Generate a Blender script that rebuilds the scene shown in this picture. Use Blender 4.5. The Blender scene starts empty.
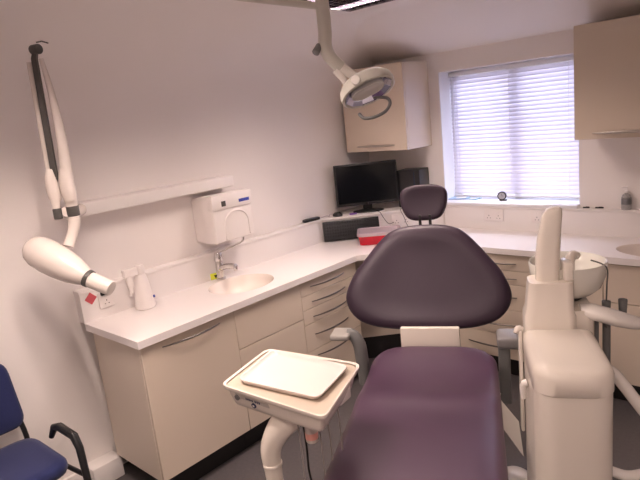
import bpy, bmesh, math, random
from mathutils import Vector, Matrix
random.seed(4)
scn = bpy.context.scene
COL = scn.collection
PI = math.pi

# ------------------------------------------------------------------ camera
cam_d = bpy.data.cameras.new('camera'); cam = bpy.data.objects.new('camera', cam_d); COL.objects.link(cam)
_f = Vector((-0.66711265, 0.71441516, -0.21112008)); _r = Vector((0.74197707, 0.66252585, -0.10261352)); _u = _r.cross(_f)
M = Matrix((_r, _u, -_f)).transposed().to_4x4(); M.translation = (2.8892, -3.8242, 1.835)
cam.matrix_world = M
cam_d.sensor_width = 36.0; cam_d.lens = 569.55 * 36.0 / 640.0; cam_d.clip_start = 0.02
scn.camera = cam

# ------------------------------------------------------------------ view, world, daylight
scn.view_settings.view_transform = 'Standard'; scn.view_settings.look = 'None'
scn.view_settings.gamma = 1.0; scn.view_settings.use_curve_mapping = False
scn.view_settings.exposure = 0.24
scn.cycles.use_denoising = True
scn.cycles.max_bounces = 8; scn.cycles.diffuse_bounces = 5; scn.cycles.glossy_bounces = 4
scn.cycles.sample_clamp_indirect = 8.0
world = bpy.data.worlds.new('daylight'); scn.world = world; world.use_nodes = True
wn = world.node_tree.nodes; wl = world.node_tree.links
bg = wn['Background']; bg.inputs[0].default_value = (0.74, 0.78, 1.0, 1); bg.inputs[1].default_value = 8.5
LAMP_COL = (1.0, 0.80, 0.70)
FIXTURES = [(1.08, -1.38, 21.0), (1.18, -3.02, 32.0), (2.75, -3.80, 9.0)]  # last one is an added, unseen fill to brighten unit front and upper walls

def area(name, loc, sx, sy, watts, col, rot=(0, 0, 0)):
    l = bpy.data.lights.new(name, 'AREA'); l.shape = 'RECTANGLE'; l.size = sx; l.size_y = sy
    l.energy = watts; l.color = col
    o = bpy.data.objects.new(name, l); COL.objects.link(o); o.location = loc; o.rotation_euler = rot
    return o
pl = area('window_portal', (1.139, 0.27, 1.57), 1.0, 0.97, 1.0, (1, 1, 1), (-PI/2, 0, 0))
pl.data.cycles.is_portal = True

# ------------------------------------------------------------------ materials
MATS = {}
def mat(name, col, rough=0.5, metal=0.0, spec=0.5, noise=0.0, nscale=20.0, bump=0.0, bscale=200.0,
        coat=0.0, trans=0.0, ior=1.45, emit=None, estr=0.0, alpha=1.0, sheen=0.0):
    if name in MATS: return MATS[name]
    m = bpy.data.materials.new(name); m.use_nodes = True
    nt = m.node_tree; n = nt.nodes; l = nt.links; b = n['Principled BSDF']
    b.inputs['Base Color'].default_value = (*col, 1); b.inputs['Roughness'].default_value = rough
    b.inputs['Metallic'].default_value = metal; b.inputs['Specular IOR Level'].default_value = spec
    b.inputs['Coat Weight'].default_value = coat; b.inputs['Coat Roughness'].default_value = 0.05
    b.inputs['Transmission Weight'].default_value = trans; b.inputs['IOR'].default_value = ior
    b.inputs['Alpha'].default_value = alpha; b.inputs['Sheen Weight'].default_value = sheen
    if emit: b.inputs['Emission Color'].default_value = (*emit, 1); b.inputs['Emission Strength'].default_value = estr
    tc = n.new('ShaderNodeTexCoord')
    if noise > 0:
        nz = n.new('ShaderNodeTexNoise'); nz.inputs['Scale'].default_value = nscale; nz.inputs['Detail'].default_value = 4
        l.new(tc.outputs['Object'], nz.inputs['Vector'])
        mx = n.new('ShaderNodeMixRGB'); mx.blend_type = 'MIX'
        mx.inputs[1].default_value = (*[c * (1 - noise) for c in col], 1)
        mx.inputs[2].default_value = (*[min(1, c * (1 + noise)) for c in col], 1)
        l.new(nz.outputs['Fac'], mx.inputs[0]); l.new(mx.outputs[0], b.inputs['Base Color'])
    if bump > 0:
        nb = n.new('ShaderNodeTexNoise'); nb.inputs['Scale'].default_value = bscale; nb.inputs['Detail'].default_value = 3
        l.new(tc.outputs['Object'], nb.inputs['Vector'])
        bp = n.new('ShaderNodeBump'); bp.inputs['Strength'].default_value = bump; bp.inputs['Distance'].default_value = 0.002
        l.new(nb.outputs['Fac'], bp.inputs['Height']); l.new(bp.outputs[0], b.inputs['Normal'])
    MATS[name] = m
    return m
WALL = mat('wall_paint', (0.87, 0.825, 0.805), 0.75, noise=0.015, nscale=3, bump=0.08, bscale=90)
CEIL = mat('ceiling_paint', (0.87, 0.825, 0.808), 0.75, noise=0.015, nscale=3, bump=0.05, bscale=90)
TRIM = mat('white_trim', (0.84, 0.80, 0.785), 0.35)
FLOOR = mat('floor_vinyl', (0.095, 0.085, 0.088), 0.45, noise=0.25, nscale=60, bump=0.1, bscale=300)
TOP = mat('worktop_white', (0.86, 0.81, 0.80), 0.28, noise=0.01, nscale=40)
BASIN = mat('basin_cream', (0.84, 0.76, 0.70), 0.25)
DOOR = mat('cream_gloss', (0.68, 0.58, 0.48), 0.08, spec=0.5, noise=0.008, nscale=5)
CARC = mat('cream_carcass', (0.68, 0.59, 0.50), 0.35)
PLINTH = mat('black_plinth', (0.012, 0.011, 0.012), 0.45)
CHROME = mat('chrome', (0.72, 0.70, 0.69), 0.12, metal=1.0)
STEEL = mat('brushed_steel', (0.55, 0.50, 0.46), 0.28, metal=1.0)
DARKST = mat('dark_steel', (0.20, 0.18, 0.17), 0.3, metal=1.0)
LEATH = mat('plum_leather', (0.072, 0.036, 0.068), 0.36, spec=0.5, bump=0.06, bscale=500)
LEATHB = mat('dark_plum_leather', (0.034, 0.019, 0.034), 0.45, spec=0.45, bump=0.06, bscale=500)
DENT = mat('dental_white', (0.80, 0.735, 0.66), 0.2, spec=0.5)
DENTW = mat('dental_bright_white', (0.86, 0.82, 0.78), 0.25)
LAMPG = mat('lamp_enamel', (0.62, 0.60, 0.54), 0.3)
TRAYIN = mat('beige_tray_liner', (0.50, 0.42, 0.34), 0.4)
GREY = mat('grey_plastic', (0.15, 0.15, 0.15), 0.45)
DGREY = mat('dark_grey_plastic', (0.09, 0.085, 0.08), 0.45)
BLACK = mat('black_plastic', (0.012, 0.012, 0.014), 0.35)
SCREEN = mat('screen_black', (0.006, 0.007, 0.009), 0.12)
WPLAS = mat('white_plastic', (0.84, 0.79, 0.77), 0.3)
XRAY = mat('xray_enamel', (0.80, 0.73, 0.68), 0.22)
REDBOX = mat('red_plastic', (0.55, 0.012, 0.03), 0.2, noise=0.3, nscale=12)
CLEAR = mat('clear_plastic_lid', (0.86, 0.70, 0.76), 0.18, trans=0.5, ior=1.3)
REDSIGN = mat('red_sign', (0.52, 0.08, 0.10), 0.5)
BLUEFAB = mat('blue_fabric', (0.009, 0.016, 0.085), 0.85, noise=0.2, nscale=150, bump=0.3, bscale=600, sheen=0.2)
BLUE = mat('blue_label', (0.05, 0.07, 0.36), 0.4)
LBLUE = mat('pale_blue_paper', (0.45, 0.60, 0.85), 0.5)
PAPER = mat('paper_white', (0.82, 0.82, 0.84), 0.6)
TEAL = mat('teal_print', (0.16, 0.42, 0.55), 0.5)
YELLOW = mat('yellow_tag', (0.62, 0.66, 0.05), 0.5)
PURPLE = mat('purple_plastic', (0.22, 0.10, 0.35), 0.4)
PINK = mat('pink_liquid', (0.75, 0.36, 0.30), 0.3)
GLASS = mat('window_glass', (1, 1, 1), 0.02, trans=1.0, ior=1.02)
CLEARG = mat('clear_bottle', (0.80, 0.80, 0.80), 0.08, trans=0.75, ior=1.35)
TUBEC = mat('translucent_tube', (0.36, 0.32, 0.31), 0.4)
MIRROR = mat('mirror_facet', (0.62, 0.64, 0.85), 0.06, metal=1.0)
LENSM = mat('lamp_glass', (0.62, 0.60, 0.56), 0.15, spec=0.6)
BLINDM = mat('blind_slat', (0.80, 0.78, 0.84), 0.45)
def _bl():
    nt = BLINDM.node_tree; n = nt.nodes; l = nt.links
    tr_ = n.new('ShaderNodeBsdfTranslucent'); tr_.inputs[0].default_value = (.90, .88, .95, 1)
    mx = n.new('ShaderNodeMixShader'); mx.inputs[0].default_value = .36
    l.new(n['Principled BSDF'].outputs[0], mx.inputs[1]); l.new(tr_.outputs[0], mx.inputs[2]); l.new(mx.outputs[0], n['Material Output'].inputs[0])
_bl()
PVC = mat('white_pvc', (0.85, 0.85, 0.88), 0.3)
GREEN = mat('hedge_leaves', (0.16, 0.15, 0.05), 0.8, noise=0.5, nscale=14)
LOUV = mat('louvre_metal', (0.40, 0.38, 0.43), 0.22, metal=1.0)

# ------------------------------------------------------------------ helpers
def tag(o, label=None, cat=None, group=None, kind=None):
    if label: o['label'] = label
    if cat: o['category'] = cat
    if group: o['group'] = group
    if kind: o['kind'] = kind
    return o
def thing(name, label, cat, loc=(0, 0, 0), rz=0.0, group=None):
    o = bpy.data.objects.new(name, None); COL.objects.link(o)
    o.empty_display_size = 0.1; o.location = loc; o.rotation_euler = (0, 0, rz)
    return tag(o, label, cat, group)
def obj(name, bm, m, parent=None, angle=38):
    bmesh.ops.remove_doubles(bm, verts=bm.verts, dist=1e-6)
    bmesh.ops.recalc_face_normals(bm, faces=bm.faces)
    me = bpy.data.meshes.new(name); bm.to_mesh(me); bm.free()
    me.materials.append(m)
    me.polygons.foreach_set('use_smooth', [True] * len(me.polygons))
    me.set_sharp_from_angle(angle=math.radians(angle))
    o = bpy.data.objects.new(name, me); COL.objects.link(o)
    if parent: o.parent = parent
    return o
def NB(): return bmesh.new()
def merge(bm, tb, mtx=None):
    if mtx is not None: bmesh.ops.transform(tb, matrix=mtx, verts=tb.verts)
    me = bpy.data.meshes.new('t'); tb.to_mesh(me); tb.free(); bm.from_mesh(me); bpy.data.meshes.remove(me)
    return bm
def box(bm, lo, hi, bev=0.0, seg=2, mtx=None):
    tb = NB(); lo = Vector(lo); hi = Vector(hi)
    bmesh.ops.create_cube(tb, size=1.0)
    for v in tb.verts: v.co = Vector([lo[i] + (v.co[i] + .5) * (hi[i] - lo[i]) for i in range(3)])
    if bev > 0: bmesh.ops.bevel(tb, geom=list(tb.edges), offset=bev, segments=seg, profile=0.5, affect='EDGES')
    return merge(bm, tb, mtx)
def rings(bm, rs, cap0=True, cap1=True, closed=True, mtx=None):
    tb = NB(); vs = [[tb.verts.new(p) for p in r] for r in rs]
    n = len(rs[0])
    for a, b in zip(vs[:-1], vs[1:]):
        for i in range(n if closed else n - 1):
            j = (i + 1) % n
            tb.faces.new((a[i], a[j], b[j], b[i]))
    if cap0: tb.faces.new(vs[0])
    if cap1: tb.faces.new(vs[-1])
    return merge(bm, tb, mtx)
def catmull(pts, k=6):
    P = [Vector(p) for p in pts]
    if len(P) < 3: return P
    out = []
    for i in range(len(P) - 1):
        p0 = P[max(i - 1, 0)]; p1 = P[i]; p2 = P[i + 1]; p3 = P[min(i + 2, len(P) - 1)]
        for s in range(k):
            t = s / k
            out.append(0.5 * ((2 * p1) + (p2 - p0) * t + (2 * p0 - 5 * p1 + 4 * p2 - p3) * t * t + (3 * p1 - p0 - 3 * p2 + p3) * t ** 3))
    out.append(P[-1]); return out
def tube(bm, pts, r, n=12, smooth=0, flat=1.0, mtx=None):
    """r: radius or list of radii (at the control points). flat: squash across the second axis"""
    rr = r if isinstance(r, (list, tuple)) else [r] * len(pts)
    P = [Vector(p) for p in pts]
    if smooth:
        q = catmull([Vector((a, a, a)) for a in rr], smooth); rr = [v.x for v in q]; P = catmull(P, smooth)
    rs = []; up = None
    for i, p in enumerate(P):
        d = (P[min(i + 1, len(P) - 1)] - P[max(i - 1, 0)]).normalized()
        if up is None:
            up = Vector((0, 0, 1)) if abs(d.z) < 0.9 else Vector((1, 0, 0))
        a = (up - d * up.dot(d)).normalized(); b = d.cross(a); up = a
        rs.append([p + (a * math.cos(2 * PI * k / n) * flat + b * math.sin(2 * PI * k / n)) * rr[i] for k in range(n)])
    return rings(bm, rs, mtx=mtx)
def cyl(bm, p0, p1, r0, r1=None, n=24, bev=0.0):
    r1 = r0 if r1 is None else r1
    p0 = Vector(p0); p1 = Vector(p1); L = (p1 - p0).length
    if bev > 0:
        d = (p1 - p0) / L
        return tube(bm, [p0, p0 + d * bev * .3, p0 + d * bev, p1 - d * bev, p1 - d * bev * .3, p1], [r0 - bev, r0 - bev * .3, r0, r1, r1 - bev * .3, r1 - bev], n)
    return tube(bm, [p0, p1], [r0, r1], n)
def lathe(bm, prof, n=32, c=(0, 0, 0), mtx=None, cap0=False, cap1=False):
    c = Vector(c)
    rs = [[c + Vector((r * math.cos(2 * PI * k / n), r * math.sin(2 * PI * k / n), z)) for k in range(n)] for r, z in prof]
    return rings(bm, rs, cap0, cap1, mtx=mtx)
def prism(bm, pts, z0, z1, bev=0.0, seg=2, mtx=None, vert=False):
    tb = NB(); a = [tb.verts.new((x, y, z0)) for x, y in pts]; f = tb.faces.new(a)
    g = bmesh.ops.extrude_face_region(tb, geom=[f])
    for v in g['geom']:
        if isinstance(v, bmesh.types.BMVert): v.co.z = z1
    bmesh.ops.recalc_face_normals(tb, faces=tb.faces)
    if bev > 0:
        ed = [e for e in tb.edges if vert or abs(e.verts[0].co.z - e.verts[1].co.z) < 1e-7]
        bmesh.ops.bevel(tb, geom=ed, offset=bev, segments=seg, profile=0.5, affect='EDGES')
    return merge(bm, tb, mtx)
def rrect(x0, y0, x1, y1, r, k=6):
    out = []
    for cx, cy, a in ((x1 - r, y1 - r, 0), (x0 + r, y1 - r, 90), (x0 + r, y0 + r, 180), (x1 - r, y0 + r, 270)):
        for i in range(k + 1):
            t = math.radians(a + 90 * i / k); out.append((cx + r * math.cos(t), cy + r * math.sin(t)))
    return out
def scale2(pts, s, c=None):
    if c is None: c = (sum(p[0] for p in pts) / len(pts), sum(p[1] for p in pts) / len(pts))
    return [(c[0] + (x - c[0]) * s, c[1] + (y - c[1]) * s) for x, y in pts]
def frame(origin, ex, ez):
    ez = Vector(ez).normalized(); ex = Vector(ex); ex = (ex - ez * ex.dot(ez)).normalized(); ey = ez.cross(ex)
    m = Matrix((ex, ey, ez)).transposed().to_4x4(); m.translation = Vector(origin); return m
def struct(name, bm, m, label=None, parent=None):
    o = obj(name, bm, m, parent)
    if parent is None: tag(o, label, None, None, 'structure')
    return o

# ------------------------------------------------------------------ room shell
XL, YB, XR, YF = -0.06, 0.05, 3.60, -4.90
T = 0.30
WX0, WX1, WZ0, WZ1 = 0.638, 1.640, 1.085, 2.060
bm = NB(); box(bm, (XL - T, YF - T, -0.10), (XR + T, YB + T, 0.0)); struct('floor', bm, FLOOR, 'dark grey vinyl floor')
bm = NB(); box(bm, (XL - T, YF - T, 0), (XL, YB + T, 2.9)); struct('wall_left', bm, WALL, 'long off-white wall on the left')
bm = NB(); box(bm, (XR, YF - T, 0), (XR + T, YB + T, 2.9)); struct('wall_right', bm, WALL, 'right wall')
bm = NB(); box(bm, (XL, YF - T, 0), (XR, YF, 2.9)); struct('wall_front', bm, WALL, 'wall behind the viewer')
bm = NB()
box(bm, (XL, YB, 0), (XR, YB + T, WZ0)); box(bm, (XL, YB, WZ1), (XR, YB + T, 2.9))
box(bm, (XL, YB, WZ0), (WX0, YB + T, WZ1)); box(bm, (WX1, YB, WZ0), (XR, YB + T, WZ1))
struct('wall_back', bm, WALL, 'off-white window wall')
# ceiling: slopes rise from the back and the left wall to a flat middle
bm = NB()
def ceil_z(xp, yp):
    lo, hi = 0.0, 1.0
    for _ in range(30):
        t = (lo + hi) / 2
        if 3 * (1 - t) * t * t * .25 + t ** 3 * .95 < xp: lo = t
        else: hi = t
    t = lo
    fl = (1 - t) ** 3 * 1.70 + 3 * (1 - t) ** 2 * t * 2.27 + 3 * (1 - t) * t * t * 2.45 + t ** 3 * 2.45
    fb = 2.20 + 0.35 * min(yp, 0.7143)
    return min(fl, fb, 2.45)
gx = [0, .001, .003, .006, .010, .016, .024, .035, .05, .065] + [.08 + .03 * k for k in range(25)] + [1.2, 2.0, XR - XL]
gy = [.03 * k for k in range(25)] + [1.0, 2.0, 3.0, 4.0, YB - YF]
V = [[bm.verts.new((XL + x, YB - y, ceil_z(x, y))) for y in gy] for x in gx]
for i in range(len(gx) - 1):
    for j in range(len(gy) - 1): bm.faces.new((V[i][j], V[i][j + 1], V[i + 1][j + 1], V[i + 1][j]))
struct('ceiling', bm, CEIL, 'ceiling sloping down to the window wall')
# baseboard left + low boxing near the blue chair
bm = NB(); box(bm, (XL, YF, 0), (XL + 0.018, -2.735, 0.10), 0.004); struct('baseboard_left', bm, TRIM, 'white skirting board')
bm = NB(); box(bm, (XL, -2.735, 0), (0.045, -2.565, 0.12), 0.005); struct('trim_1', bm, TRIM, 'low white boxing at the foot of the left wall')
# boxed ledge running round the room above the worktop
bm = NB()
LZ0, LZ1 = 0.90, 1.075
led = [(XL, -2.602), (0.0, -2.602), (0.0, -0.69), (0.66, -0.03), (0.66, 0.0), (3.4, 0.0), (XR, 0.0), (XR, YB), (XL, YB)]
prism(bm, led, LZ0, LZ1 - 0.018)
led2 = [(XL, -2.606), (0.006, -2.606), (0.006, -0.693), (0.655, -0.044), (0.70, -0.006), (XR, -0.006), (XR, YB), (XL, YB)]
prism(bm, led2, LZ1 - 0.018, LZ1, 0.004)
struct('trim_2', bm, TRIM, 'white boxed ledge above the worktop')

# ------------------------------------------------------------------ window, blind, outside
w = bpy.data.objects.new('window_1', None); COL.objects.link(w); tag(w, 'wide white window behind the blind', None, None, 'structure')
bm = NB(); y0, y1 = 0.235, 0.30
for a, b in (((WX0, y0, WZ0), (WX0 + .055, y1, WZ1)), ((WX1 - .055, y0, WZ0), (WX1, y1, WZ1)), ((WX0, y0, WZ1 - .055), (WX1, y1, WZ1)),
             ((WX0, y0, WZ0), (WX1, y1, WZ0 + .055)), ((1.115, y0, WZ0), (1.175, y1, WZ1))):
    box(bm, a, b, 0.004)
obj('window_frame', bm, PVC, w)
for a, b in ((WX0 + .055, 1.115), (1.175, WX1 - .055)):
    bm = NB(); box(bm, (a, .262, WZ0 + .055), (b, .268, WZ1 - .055)); obj('window_pane', bm, GLASS, w)
bm = NB(); box(bm, (WX0 - .02, -0.012, LZ1 + .001), (WX1 + .0, 0.235, WZ0 + .012), 0.004); obj('window_sill', bm, PVC, w)
bm = NB(); box(bm, (WX0, YB + .002, WZ0 + .012), (WX0 + .006, .235, WZ1), 0); box(bm, (WX1 - .006, YB + .002, WZ0 + .012), (WX1, .235, WZ1))
obj('reveal_lining', bm, PVC, w)

bl = thing('venetian_blind', 'white venetian blind hanging in the window recess, slats half open', 'blind', (1.139, 0.20, 0))
bx0, bx1 = -0.490, 0.490
bm = NB(); box(bm, (bx0, -.02, 2.022), (bx1, .02, 2.052), .003); obj('headrail', bm, PVC, bl)
bm = NB(); zt, zb = 2.005, 1.150; ns = 30
for i in range(ns):
    z = zt - (zt - zb) * i / (ns - 1)
    a = math.radians(60); c = 0.0170
    r0 = []; r1 = []
    for k in range(5):
        t = (k / 4 - .5) * 2; yy = c * t * math.cos(a); zz = -c * t * math.sin(a) * -1 + 0.0022 * (1 - t * t)
        r0.append((yy, zz))
    A = [(bx0, y, z + q) for y, q in r0] + [(bx0, y, z + q - .0006) for y, q in reversed(r0)]
    B = [(bx1, y, z + q) for y, q in r0] + [(bx1, y, z + q - .0006) for y, q in reversed(r0)]
    rings(bm, [A, B])
sl = obj('slat', bm, BLINDM, bl)
bm = NB(); box(bm, (bx0, -.014, 1.108), (bx1, .014, 1.126), .003); obj('bottom_rail', bm, PVC, bl)
for x in (-.43, -.02, .39):
    bm = NB(); tube(bm, [(x, -.0165, 1.12), (x, -.0165, 2.03)], .0012, 6); obj('cord', bm, WPLAS, bl)
bm = NB(); tube(bm, [(-.46, -.024, 1.30), (-.46, -.024, 2.03)], .003, 8); obj('wand', bm, PVC, bl)

bm = NB(); bmesh.ops.create_grid(bm, x_segments=2, y_segments=2, size=12)
for v in bm.verts: v.co += Vector((1, 12.5, -0.4))
struct('trim_3', bm, mat('outside_ground', (0.45, 0.42, 0.38), 0.9, noise=.2), 'pale ground outside the window')

# ------------------------------------------------------------------ worktop with two moulded basins
WD, WB = 0.525, -0.49
wt = thing('worktop', 'white L-shaped solid worktop running round the corner under the ledge', 'worktop', (0, 0, 0))
outline = [(0.0, -2.602), (WD, -2.602), (WD, -0.955), (0.985, WB), (XR - .002, WB), (XR - .002, 0.0), (0.655, 0.0), (0.655, -.035), (0.0, -.69)]
def ellipse(cx, cy, rx, ry, n=48, ang=0):
    o = []
    for k in range(n):
        t = 2 * PI * k / n; x = rx * math.cos(t); y = ry * math.sin(t)
        o.append((cx + x * math.cos(ang) - y * math.sin(ang), cy + x * math.sin(ang) + y * math.cos(ang)))
    return o
BAS = [(0.252, -1.733, 0.180, 0.212, 0.0), (2.245, -0.262, 0.30, 0.178, 0.0)]
bm = NB()
edges = []
loops = [outline] + [ellipse(b[0], b[1], b[2], b[3]) for b in BAS]
for lp in loops:
    vs = [bm.verts.new((x, y, 0.90)) for x, y in lp]
    for i in range(len(vs)): edges.append(bm.edges.new((vs[i], vs[(i + 1) % len(vs)])))
bmesh.ops.triangle_fill(bm, use_beauty=True, use_dissolve=False, edges=edges)
# edge faces
ch = 0.004
outl = [Vector((x, y, 0)) for x, y in outline]
for i in range(len(outl)):
    a = outl[i]; b = outl[(i + 1) % len(outl)]
    v = [bm.verts.new(p) for p in ((a.x, a.y, .90), (b.x, b.y, .90), (b.x, b.y, .862), (a.x, a.y, .862))]
    bm.faces.new(v)
bmesh.ops.remove_doubles(bm, verts=bm.verts, dist=1e-5)
obj('top_slab', bm, TOP, wt)
for cx, cy, rx, ry, _ in BAS:
    bm = NB(); rs = []
    for s_, z in ((1.0, .90), (.985, .8975), (.965, .891), (.93, .872), (.87, .842), (.74, .808), (.52, .786), (.25, .778), (.09, .776)):
        rs.append([(x, y, z) for x, y in ellipse(cx, cy, rx * s_, ry * s_)])
    rings(bm, rs, cap0=False, cap1=False)
    bo = obj('basin', bm, BASIN, wt, 80)
    bm = NB(); lathe(bm, [(.001, .7775), (.018, .7775), (.022, .779), (.024, .776)], 20, (cx, cy, 0)); obj('drain', bm, STEEL, bo)

# ------------------------------------------------------------------ base cabinets
def bow_handle(bm, a, b, out, r=0.0056, bow=0.028):
    """bow handle between a and b, bulging along out"""
    a = Vector(a); b = Vector(b); out = Vector(out)
    pts = []
    for k in range(13):
        t = k / 12; h = math.sin(PI * t) ** 0.75
        pts.append(a.lerp(b, t) + out * bow * h)
    tube(bm, pts, [r * (.55 + .45 * math.sin(PI * k / 12)) for k in range(13)], 10)
def cabinet(name, label, org, rz, width, fronts, cat='cabinet', depth=0.47, group=None, hmat=DARKST, ctop=0.861):
    """local x along the front, front faces -y, origin at floor at the left front. fronts: (kind, x0, x1, z0, z1, (hx0, hx1, hz) or None)"""
    t = thing(name, label, cat, org, rz, group)
    bm = NB(); box(bm, (0.001, 0.020, 0.135), (width - .001, depth, ctop)); obj('carcass', bm, CARC, t)
    bm = NB(); box(bm, (0.001, 0.065, 0.0), (width - .001, 0.085, 0.135)); obj('plinth', bm, PLINTH, t)
    for kind, x0, x1, z0, z1, h in fronts:
        bm = NB(); box(bm, (x0 + .0015, 0.0, z0 + .0015), (x1 - .0015, 0.0185, z1 - .0015), .0015, 1)
        d = obj(kind, bm, DOOR, t)
        if h:
            bm = NB(); bow_handle(bm, (h[0], -.001, h[2]), (h[1], -.001, h[2]), (0, -1, 0)); obj('handle', bm, hmat, d)
    return t
RZL = PI / 2      # fronts of the left run face +x
FX = 0.505
# local x runs along +y for the left run
cabinet('base_cabinet', 'cream gloss base cabinet at the near end, one tall door with bow handle', (FX, -2.585, 0), RZL, 0.573,
        [('door', 0, .573, .140, .855, (.115, .47, .822))])
cabinet('base_cabinet', 'cream base cabinet under the left basin, plain front split by one level joint', (FX, -2.012, 0), RZL, 0.52,
        [('false_front', 0, .52, .628, .855, None), ('door', 0, .52, .140, .626, None)], ctop=.76)
dr = [(.765, .855, .814), (.675, .765, .716), (.579, .675, .618), (.40, .579, .500), (.140, .40, .358)]
cabinet('drawer_unit', 'cream five-drawer unit in the left run, next to the corner', (FX, -1.492, 0), RZL, 0.545,
        [('drawer', 0, .545, a, b, (.087, .415, h)) for a, b, h in dr], 'drawer unit')
# corner filler unit, set back on the diagonal
bm = NB()
cr = thing('corner_panel', 'cream back panel of the recess under the corner worktop, behind the dental chair', 'panel', (0, 0, 0))
L = math.hypot(.90, .90)
box(bm, (.012, 0, .172), (L - .02, .018, .861), .001, 1, frame((.062, -.940, 0), (1, 1, 0), (0, 0, 1))); obj('board', bm, CARC, cr)
bm = NB(); box(bm, (.012, .003, 0), (L - .02, .015, .172), 0, 1, frame((.062, -.940, 0), (1, 1, 0), (0, 0, 1))); obj('plinth', bm, PLINTH, cr)
YFR = -0.470
dr2 = [(.752, .855, .800), (.660, .752, .700), (.485, .660, .575), (.31, .485, .385), (.140, .31, .225)]
cabinet('drawer_unit', 'cream five-drawer unit under the window, right of the dental chair back', (.995, YFR, 0), 0, .513,
        [('drawer', 0, .513, a, b, (.07, .425, h)) for a, b, h in dr2], 'drawer unit', .44)
cabinet('base_cabinet', 'narrow plain cream base cabinet behind the white spittoon column', (1.51, YFR, 0), 0, .42,
        [('door', 0, .42, .140, .855, None)], depth=.44)
cabinet('base_cabinet', 'cream cabinet under the right basin with one level joint', (1.932, YFR, 0), 0, .66,
        [('false_front', 0, .66, .628, .855, None), ('door', 0, .66, .140, .626, None)], depth=.44, ctop=.76)

# ------------------------------------------------------------------ wall cabinets
def wall_cab(label, x0, x1, yf, z0, z1, doors, hs, hb):
    t = thing('wall_cabinet', label, 'wall cabinet', (x0, YB, z0)); w_ = x1 - x0; d = YB - yf; h = z1 - z0
    bm = NB(); box(bm, (0, -d + .020, 0), (w_, -.001, h), .001, 1); obj('carcass', bm, DOOR, t)
    for (a, b), hh in zip(doors, hs):
        bm = NB(); box(bm, (a + .001, -d, 0.0), (b - .001, -d + .0185, h), .0015, 1); dd = obj('door', bm, DOOR, t)
        if hh:
            bm = NB(); bow_handle(bm, (hh[0], -d - .001, hh[2]), (hh[1], -d - .001, hh[2]), hb[0], r=.0085, bow=hb[1]); obj('handle', bm, STEEL, dd)
    return t
wall_cab('cream gloss wall cabinet in the corner, left of the window', XL + .042, .553, -.29, 1.532, 2.152, [(0, .571)], [(.112, .458, .040)], ((0, -1, 0), .016))
wall_cab('cream gloss wall cabinet right of the window', 1.715, 2.915, -.28, 1.543, 2.185, [(0, .6), (.6, 1.2)], [(.105, .50, .035), (.70, 1.095, .035)], ((0, -1, 0), .032))

# ------------------------------------------------------------------ ceiling louvre fittings
def fixture(x, y, label, watts):
    t = thing('ceiling_light', label, 'ceiling light', (x, y, 2.45), 0, 'louvred fluorescent ceiling lights')
    w_, h_ = .66, .60; zt = -.002; zb = -.050
    bm = NB()
    for a, b in (((-w_/2, -h_/2, zb), (-w_/2 + .012, h_/2, zt)), ((w_/2 - .012, -h_/2, zb), (w_/2, h_/2, zt)),
                 ((-w_/2, -h_/2, zb), (w_/2, -h_/2 + .012, zt)), ((-w_/2, h_/2 - .012, zb), (w_/2, h_/2, zt)), ((-w_/2, -h_/2, -.008), (w_/2, h_/2, zt))):
        box(bm, a, b)
    obj('housing', bm, mat('fitting_grey', (.28, .27, .30), .5), t)
    bm = NB(); op = label.endswith('viewer')     # the added fill fitting gets few blades, so its light spreads wide
    for k in range(1, 13, 4 if op else 1):
        xx = -w_/2 + w_ * k / 13; box(bm, (xx - .0015, -h_/2 + .012, zb), (xx + .0015, h_/2 - .012, zb + .023))
    for k in range(1, 12, 5 if op else 1):
        yy = -h_/2 + h_ * k / 12; box(bm, (-w_/2 + .012, yy - .0015, zb), (w_/2 - .012, yy + .0015, zb + .023))
    obj('louvre', bm, LOUV, t)
    for dy in (-.15, .15):
        a = area('tube_light', (0, dy, -.024), w_ - .07, .028, watts, LAMP_COL); a.parent = t
for (x, y, wt_), lb in zip(FIXTURES, ('louvred ceiling light nearest the corner cabinet, above the operating lamp', 'louvred ceiling light nearest the left wall, behind the operating lamp mount', 'added unseen fill light on the ceiling above the viewer')):
    fixture(x, y, lb, wt_)

# ------------------------------------------------------------------ operating lamp
ol = thing('operating_lamp', 'cream dental operating lamp on a jointed arm hanging from the ceiling', 'operating lamp', (1.00, -2.47, 2.45))
W = ol.location.copy()
def rel(pts, o): return [tuple(Vector(p) - o) for p in pts]
bm = NB(); cyl(bm, (0, 0, -.10), (0, 0, -.002), .035, .05, 24, .004); obj('ceiling_mount', bm, LAMPG, ol)
bm = NB(); tube(bm, rel([(1.0, -2.47, 2.37), (1.05, -2.438, 2.358), (1.098, -2.408, 2.34), (1.226, -2.332, 2.288), (1.46, -2.176, 2.222)], W), [.016, .016, .015, .014, .013], 14); obj('arm', bm, LAMPG, ol)
bm = NB(); tube(bm, rel([(1.468, -2.162, 2.262), (1.474, -2.166, 2.20), (1.477, -2.170, 2.13), (1.474, -2.172, 2.08), (1.484, -2.161, 2.04), (1.503, -2.130, 2.003)], W), [.024, .025, .025, .025, .024, .022], 16, 4); post = obj('swivel_post', bm, LAMPG, ol)
bm = NB(); cyl(bm, Vector((1.462, -2.19, 2.085)) - W, Vector((1.462, -2.216, 2.058)) - W, .012, .014, 14, .002); obj('lock_knob', bm, GREY, ol)
bm = NB()
tube(bm, rel([(1.498, -2.136, 2.008), (1.530, -2.090, 1.968), (1.558, -2.062, 1.945)], W), [.021, .017, .018], 12, 4)
tube(bm, rel([(1.492, -2.150, 1.995), (1.508, -2.130, 1.962), (1.512, -2.115, 1.93)], W), [.014, .012, .010], 10, 4)
obj('yoke', bm, DENTW, ol)
hn = Vector((.480, -.123, -.868)).normalized(); hx = Vector((.914, -.0, .0)) + Vector((0, .40, 0))
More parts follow.
